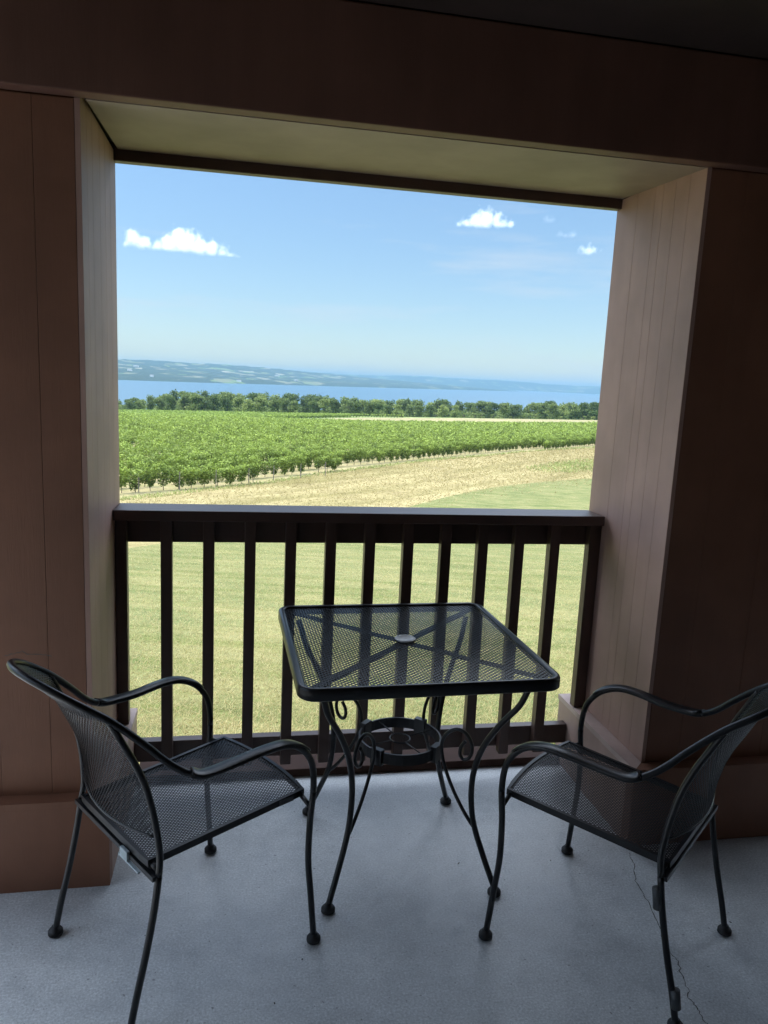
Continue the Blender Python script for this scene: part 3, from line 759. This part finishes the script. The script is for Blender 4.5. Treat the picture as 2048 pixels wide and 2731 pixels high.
def tree_variant(H, W, mat, n=1900, lobes=16, s=.40):
    P = crown_points(n, H, W, lobes)
    fo = quads('crown', leaf_quads(P, s, .35), M[mat], tint=np.clip(rng.normal(.45, .22, n), 0, 1)); mf = fo.data; bpy.data.objects.remove(fo)
    mb = MB().tube(spline([(0, 0, -.4), (.1, 0, H*.15), (0, .1, H*.35), (.1, 0, H*.7)], 4), [.32]*5+[.25]*4+[.12]*4, 7)
    for i in range(5):
        a = random.uniform(0, 6.28); z0 = H*random.uniform(.2, .4)
        mb.tube([(0, 0, z0), (W*.15*math.cos(a), W*.15*math.sin(a), z0+H*.12), (W*.3*math.cos(a), W*.3*math.sin(a), z0+H*.3)], [.14, .1, .05], 5)
    to = mb.build('trunk', M['bark']); mt = to.data; bpy.data.objects.remove(to)
    return mf, mt
TV = {'broad': [tree_variant(12, 11, 'tree_a') for _ in range(3)], 'dark': [tree_variant(13, 9.5, 'tree_b', 1900, 14) for _ in range(3)], 'pale': [tree_variant(10.5, 9.5, 'tree_c') for _ in range(2)], 'bush': [tree_variant(3.6, 4.6, 'tree_c', 420, 7, .26) for _ in range(2)]}
ORD = ['first', 'second', 'third', 'fourth', 'fifth', 'sixth', 'seventh', 'eighth', 'ninth', 'tenth', 'eleventh', 'twelfth', 'thirteenth', 'fourteenth', 'fifteenth', 'sixteenth', 'seventeenth', 'eighteenth', 'nineteenth', 'twentieth', 'twenty-first', 'twenty-second', 'twenty-third', 'twenty-fourth', 'twenty-fifth', 'twenty-sixth', 'twenty-seventh', 'twenty-eighth']
KN = {'broad': ('rounded mid green tree', 'broadleaf_tree'), 'dark': ('tall dark green tree', 'dark_tree'), 'pale': ('pale green leafy tree', 'pale_tree'), 'bush': ('small pale green bush', 'bush')}
cnt = {}
def plant(kind, q, t, sc_=1.0, group='trees along the lakeside treeline', label=None, where="in the treeline's front"):
    x, y = st2w(q*t, t); v = random.choice(TV[kind])
    e = empty(KN[kind][1], (x, y, float(gz(x, y))-.2), random.uniform(0, 6.28)); e.scale = (sc_*random.uniform(.9, 1.1), sc_*random.uniform(.9, 1.1), sc_)
    cnt[(kind, where)] = cnt.get((kind, where), 0)+1
    tag(e, label or '%s %s, %s of its kind from left' % (KN[kind][0], where, ORD[min(len(ORD)-1, cnt[(kind, where)]-1)]), 'bush' if kind == 'bush' else 'tree', group)
    for nm, me in (('crown', v[0]), ('trunk', v[1])):
        o = bpy.data.objects.new(nm, me); col.objects.link(o); o.parent = e
# front line, left to right: (px in the photograph / 2020 from its centre) = bearing
hp = [320, 400, 430, 470, 560, 640, 700, 800, 890, 960, 1020, 1100, 1200, 1300, 1400, 1500, 1590, 1700]
hv = [34, 38, 48, 60, 54, 52, 51, 48, 50, 44, 40, 40, 43, 46, 46, 52, 54, 54]
x_ = 300; seq = 0
kinds = ['pale', 'broad', 'broad', 'dark', 'broad', 'broad', 'dark', 'pale', 'dark', 'broad', 'broad', 'pale', 'pale', 'broad', 'broad', 'dark', 'broad', 'dark', 'broad', 'pale', 'broad', 'dark', 'broad', 'broad', 'pale', 'broad', 'broad', 'dark', 'broad', 'broad']
while x_ < 1700:
    q = (x_-1024)/2020; t = random.uniform(520, 548) if q < .05 else random.uniform(566, 600)
    H = np.interp(x_, hp, hv)/2020*t*random.uniform(.86, 1.06); kd = kinds[seq % len(kinds)]
    base = {'broad': 12, 'dark': 13, 'pale': 10.5}[kd]
    skip = 1215 < x_ < 1280 or 1355 < x_ < 1405
    if not skip: plant(kd, q, t, H/base)
    x_ += random.uniform(22, 38)*(.8 if kd == 'dark' else 1.0); seq += 1
for x_ in np.arange(290, 1720, 19):
    q = (x_+random.uniform(-9, 9)-1024)/2020; t = random.uniform(610, 690); H = (np.interp(x_, hp, hv)/2020*t+ (4.5 if q < .1 else 2))*random.uniform(.88, 1.06)
    kd = random.choice(['broad', 'dark', 'dark', 'pale', 'broad'])
    plant(kd, q, t, H/{'broad': 12, 'dark': 13, 'pale': 10.5}[kd], 'trees at the back of the lakeside treeline', None, "at the treeline's back")
bx = [700, 780, 1060, 1150, 1225, 1252, 1268, 1300, 1318, 1345, 1372, 1410, 1450, 1480, 1492, 1515, 1540, 1562, 1580]
for x_ in bx:
    q = (x_-1024)/2020; t = 498 if q < .05 else random.uniform(545, 562)
    plant('bush', q, t, random.uniform(.6, 1.25), 'bushes at the edge of the dry strip', None, 'beside the dry strip')

# scrub filling the foot of the treeline
Q = []; T = []
for i in range(760):
    q = rng.uniform(-.44, .38); t = rng.uniform(600, 640); x, y = st2w(q*t, t); p = crown_points(60, rng.uniform(4, 8.5), 7.5, 5)+np.array([x, y, float(gz(x, y))-.3]); Q.append(leaf_quads(p, .6, .35)); T.append(np.clip(rng.normal(.35+rng.uniform(-.2, .3), .2, 60), 0, 1))
tag(quads('undergrowth', np.concatenate(Q), M['tree_a'], tint=np.concatenate(T)), 'undergrowth between the trunks of the treeline', 'undergrowth', kind='stuff')
# wood on the far slope down to the lake and along the far shore reads as one mass
P = []; 
n = 260
tt = rng.uniform(690, 1120, n); qq = rng.uniform(-.46, .42, n)
Q = []; T = []
for t, q in zip(tt, qq):
    x, y = st2w(q*t, t); p = crown_points(90, 11, 11, 6)+np.array([x, y, float(gz(x, y))-.5]); Q.append(leaf_quads(p, 1.1, .35)); T.append(np.clip(rng.normal(.4, .2, 90), 0, 1))
tag(quads('lakeside_wood', np.concatenate(Q), M['tree_b'], tint=np.concatenate(T)), 'wood running down to the lake behind the treeline', 'wood', kind='stuff')

# ------------------------------------------------------------------ clouds
def cloud(name, label, cpx, cpy, lobes, D=4200, seed=0.0, dens=.042):
    """lobes in metres in the cloud's own frame: (x, z, r)"""
    cam = Matrix.Rotation(-YAW, 3, 'Z')
    cx, cy = cpx-1024, cpy-1365.5
    d = CAMR @ Vector((cx/FPX, -cy/FPX, -1)); d *= D/math.hypot(d.x, d.y)
    loc = Vector((0, 0, CAMZ))+d
    x0 = min(l[0]-l[2] for l in lobes); x1 = max(l[0]+l[2] for l in lobes); z0 = min(l[1]-l[2] for l in lobes); z1 = max(l[1]+l[2] for l in lobes); rm = max(l[2] for l in lobes)
    mb = MB().box(x0*1.15-12, x1*1.15+12, -rm*1.5, rm*1.5, z0*1.1-10, z1*1.2+15)
    m = bpy.data.materials.new(name+'_vapour'); m.use_nodes = True; nt = m.node_tree; nt.nodes.remove(nt.nodes['Principled BSDF'])
    tc = N(nt, 'ShaderNodeTexCoord'); nz = N(nt, 'ShaderNodeTexNoise'); nz.inputs['Scale'].default_value = .022; nz.inputs['Detail'].default_value = 7; nz.inputs['Roughness'].default_value = .66
    off = N(nt, 'ShaderNodeVectorMath', operation='ADD'); off.inputs[1].default_value = (seed, seed*2, seed*3); nt.links.new(tc.outputs['Object'], off.inputs[0]); nt.links.new(off.outputs[0], nz.inputs['Vector'])
    best = None
    for i, (lx, lz, lr) in enumerate(lobes):
        ds = N(nt, 'ShaderNodeVectorMath', operation='DISTANCE'); ds.inputs[1].default_value = (lx, random.uniform(-.3, .3)*lr, lz); nt.links.new(tc.outputs['Object'], ds.inputs[0])
        dv = N(nt, 'ShaderNodeMath', operation='SUBTRACT'); dv.inputs[0].default_value = lr; nt.links.new(ds.outputs['Value'], dv.inputs[1])
        if best is None: best = dv
        else:
            mx = N(nt, 'ShaderNodeMath', operation='SMOOTH_MAX'); mx.inputs[2].default_value = 18; nt.links.new(best.outputs[0], mx.inputs[0]); nt.links.new(dv.outputs[0], mx.inputs[1]); best = mx
    am = N(nt, 'ShaderNodeMath', operation='MULTIPLY_ADD'); nt.links.new(nz.outputs[0], am.inputs[0]); am.inputs[1].default_value = 150; am.inputs[2].default_value = -72
    ad = N(nt, 'ShaderNodeMath', operation='ADD'); nt.links.new(best.outputs[0], ad.inputs[0]); nt.links.new(am.outputs[0], ad.inputs[1])
    mr = N(nt, 'ShaderNodeMapRange'); mr.inputs['From Min'].default_value = 0; mr.inputs['From Max'].default_value = 42; mr.inputs['To Min'].default_value = 0; mr.inputs['To Max'].default_value = dens
    nt.links.new(ad.outputs[0], mr.inputs['Value'])
    # flat base
    sp = N(nt, 'ShaderNodeSeparateXYZ'); nt.links.new(tc.outputs['Object'], sp.inputs[0])
    mr2 = N(nt, 'ShaderNodeMapRange'); mr2.inputs['From Min'].default_value = z0*.55-6; mr2.inputs['From Max'].default_value = z0*.55+12; nt.links.new(sp.outputs['Z'], mr2.inputs['Value'])
    ml = N(nt, 'ShaderNodeMath', operation='MULTIPLY'); nt.links.new(mr.outputs[0], ml.inputs[0]); nt.links.new(mr2.outputs[0], ml.inputs[1])
    pv = N(nt, 'ShaderNodeVolumePrincipled'); pv.inputs['Color'].default_value = (1, 1, 1, 1); pv.inputs['Anisotropy'].default_value = .35; nt.links.new(ml.outputs[0], pv.inputs['Density'])
    nt.links.new(pv.outputs[0], nt.nodes['Material Output'].inputs['Volume'])
    o = mb.build(name, m); o.location = loc; o.rotation_euler.z = -math.atan2(d.x, d.y)
    return tag(o, label, 'cloud', 'small white clouds over the lake')

# ------------------------------------------------------------------ camera, light, world
cam = bpy.data.cameras.new('camera'); co = bpy.data.objects.new('camera', cam); col.objects.link(co)
cy, sy = math.cos(YAW), math.sin(YAW)
fwd = Vector((sy*math.cos(PITCH), cy*math.cos(PITCH), -math.sin(PITCH))); r0 = Vector((cy, -sy, 0)); u0 = r0.cross(fwd)
rt = r0*math.cos(ROLL)+u0*math.sin(ROLL); up = u0*math.cos(ROLL)-r0*math.sin(ROLL)
CAMR = Matrix((rt, up, -fwd)).transposed()
co.matrix_world = Matrix.Translation((0, 0, CAMZ)) @ CAMR.to_4x4()
cam.sensor_fit = 'VERTICAL'; cam.sensor_height = 36; cam.lens = 36*FPX/2731; cam.clip_start = .02; cam.clip_end = 60000
sc.camera = co

cloud('cumulus_cloud', 'largest white cloud, at the left over the hills, with a small puff on its left', 492, 655,
      [(0, 10, 60), (-70, 0, 50), (70, 0, 56), (130, -10, 46), (-25, 44, 44), (190, -24, 34), (-140, -26, 30), (-205, -2, 40), (-248, 8, 38), (-278, -6, 26), (225, -32, 26), (262, -38, 18), (40, 38, 36)], seed=11)
cloud('cumulus_cloud', 'mid sized white cloud high on the right, under the dark fascia', 1295, 590,
      [(0, 6, 48), (-55, -8, 40), (-95, -22, 30), (50, 0, 44), (92, -10, 32), (-14, 32, 30), (28, 30, 28), (-130, -28, 20), (128, -16, 18)], seed=23)
cloud('cumulus_cloud', 'small white cloud near the right pier', 1572, 670, [(0, 2, 28), (-28, -4, 20), (28, -8, 20), (4, 20, 16), (-46, -12, 12)], seed=37)
cloud('cumulus_cloud', 'faint wisp of cloud above the small cloud by the right pier', 1518, 627, [(12, 0, 22), (-20, -4, 18), (-46, -6, 14)], seed=41, dens=.008)
cloud('cumulus_cloud', 'tiny faint wisp right of the mid sized cloud', 1459, 587, [(0, 0, 20), (16, 2, 14)], seed=53, dens=.006)

for (px, py, l, w, mt, lb, ct) in ((1223, 2303, .007, .002, 'litter', 'dark bit of twig on the floor between the table and the right chair', 'twig'),
        (806, 2559, .003, .0025, 'litter', 'dark crumb on the floor in front of the left chair', 'crumb'),
        (732, 2676, .004, .002, 'litter', 'dark leaf bit on the floor near the front edge', 'leaf bit'),
        (300, 2617, .004, .0025, 'white_bit', 'white paint chip on the floor by the left chair', 'paint chip'),
        (1468, 2295, .0035, .002, 'litter', 'dark crumb on the floor under the right chair seat', 'crumb'),
        (1948, 2460, .004, .0025, 'litter', 'dark crumb beside the rear foot of the right chair', 'crumb')):
    d = CAMR @ Vector(((px-1024)/FPX, -(py-1365.5)/FPX, -1)); k = -CAMZ/d.z
    crumb('floor_crumb' if ct == 'crumb' else ct.replace(' ', '_'), d.x*k, d.y*k, random.uniform(0, 3), l, w, M[mt], lb, ct)

def floor_at(px, py):
    d = CAMR @ Vector(((px-1024)/FPX, -(py-1365.5)/FPX, -1)); k = -CAMZ/d.z; return (d.x*k, d.y*k)
obj('crack', *ribbon(jag([floor_at(*p) for p in CRPX], 4, .003), .0030, .0012), M['crack'], floor)

SUN_EL, SUN_AZ = 58, -80          # azimuth clockwise from +y
sd = Vector((math.sin(R(SUN_AZ))*math.cos(R(SUN_EL)), math.cos(R(SUN_AZ))*math.cos(R(SUN_EL)), math.sin(R(SUN_EL))))
sun = bpy.data.lights.new('sun', 'SUN'); so = bpy.data.objects.new('sun', sun); col.objects.link(so)
sun.energy = 2.3; sun.angle = R(.53); sun.color = (1, .955, .88); so.rotation_euler = (-sd).to_track_quat('-Z', 'Y').to_euler()
CIR = (4.6, 5.2, 5.9); CLD_FILL = (28.0, 31.3, 36.5)
w = bpy.data.worlds.new('World'); sc.world = w; w.use_nodes = True; nt = w.node_tree
sky = N(nt, 'ShaderNodeTexSky', sky_type='NISHITA'); sky.sun_disc = False; sky.sun_elevation = R(SUN_EL); sky.sun_rotation = R(SUN_AZ); sky.altitude = 200; sky.air_density = 1.0; sky.dust_density = .05; sky.ozone_density = 1.5
hs = N(nt, 'ShaderNodeHueSaturation'); hs.inputs['Saturation'].default_value = 1.08; nt.links.new(sky.outputs[0], hs.inputs['Color'])
# unseen bright cloud added overhead to light the porch; faint cirrus streaks lower down
tc = N(nt, 'ShaderNodeTexCoord'); sx = N(nt, 'ShaderNodeSeparateXYZ'); nt.links.new(tc.outputs['Generated'], sx.inputs[0])
n1 = noise(nt, 3.0, 6, .55, coord='Generated', sc3=(1, 1, 2.2)); c1 = ramp(nt, n1.outputs[0], [(.40, (0, 0, 0)), (.56, (1, 1, 1))])
el = N(nt, 'ShaderNodeMapRange', interpolation_type='SMOOTHSTEP'); el.inputs['From Min'].default_value = .27; el.inputs['From Max'].default_value = .55; nt.links.new(sx.outputs['Z'], el.inputs['Value'])
fc = N(nt, 'ShaderNodeMath', operation='MULTIPLY'); nt.links.new(c1.outputs[0], fc.inputs[0]); nt.links.new(el.outputs[0], fc.inputs[1])
n2 = noise(nt, 2.2, 6, .62, coord='Generated', sc3=(1.2, 1.2, 9)); c2 = ramp(nt, n2.outputs[0], [(.50, (0, 0, 0)), (.74, (.62, .62, .62))])
gr = ramp(nt, sx.outputs['Z'], [(.0, (.68, .735, .85)), (.07, (.78, .83, .91)), (.15, (.93, .97, 1.0)), (.24, (1.10, 1.13, 1.12))])
ci = mixc(nt, mixc(nt, hs.outputs[0], gr.outputs[0], 1.0, 'MULTIPLY'), CIR, c2.outputs[0])
nt.links.new(mixc(nt, ci, CLD_FILL, fc.outputs[0]), nt.nodes['Background'].inputs[0]); nt.nodes['Background'].inputs[1].default_value = .068

sc.view_settings.view_transform = 'Standard'; sc.view_settings.look = 'None'; sc.view_settings.exposure = 1.2; sc.view_settings.gamma = 1
sc.render.engine = 'CYCLES'
cs = sc.cycles; cs.max_bounces = 10; cs.diffuse_bounces = 6; cs.glossy_bounces = 3; cs.transmission_bounces = 4; cs.volume_bounces = 6; cs.transparent_max_bounces = 8
cs.use_denoising = True; cs.sample_clamp_indirect = 6; cs.caustics_reflective = False; cs.caustics_refractive = False
try: cs.denoiser = 'OPENIMAGEDENOISE'
except Exception: pass
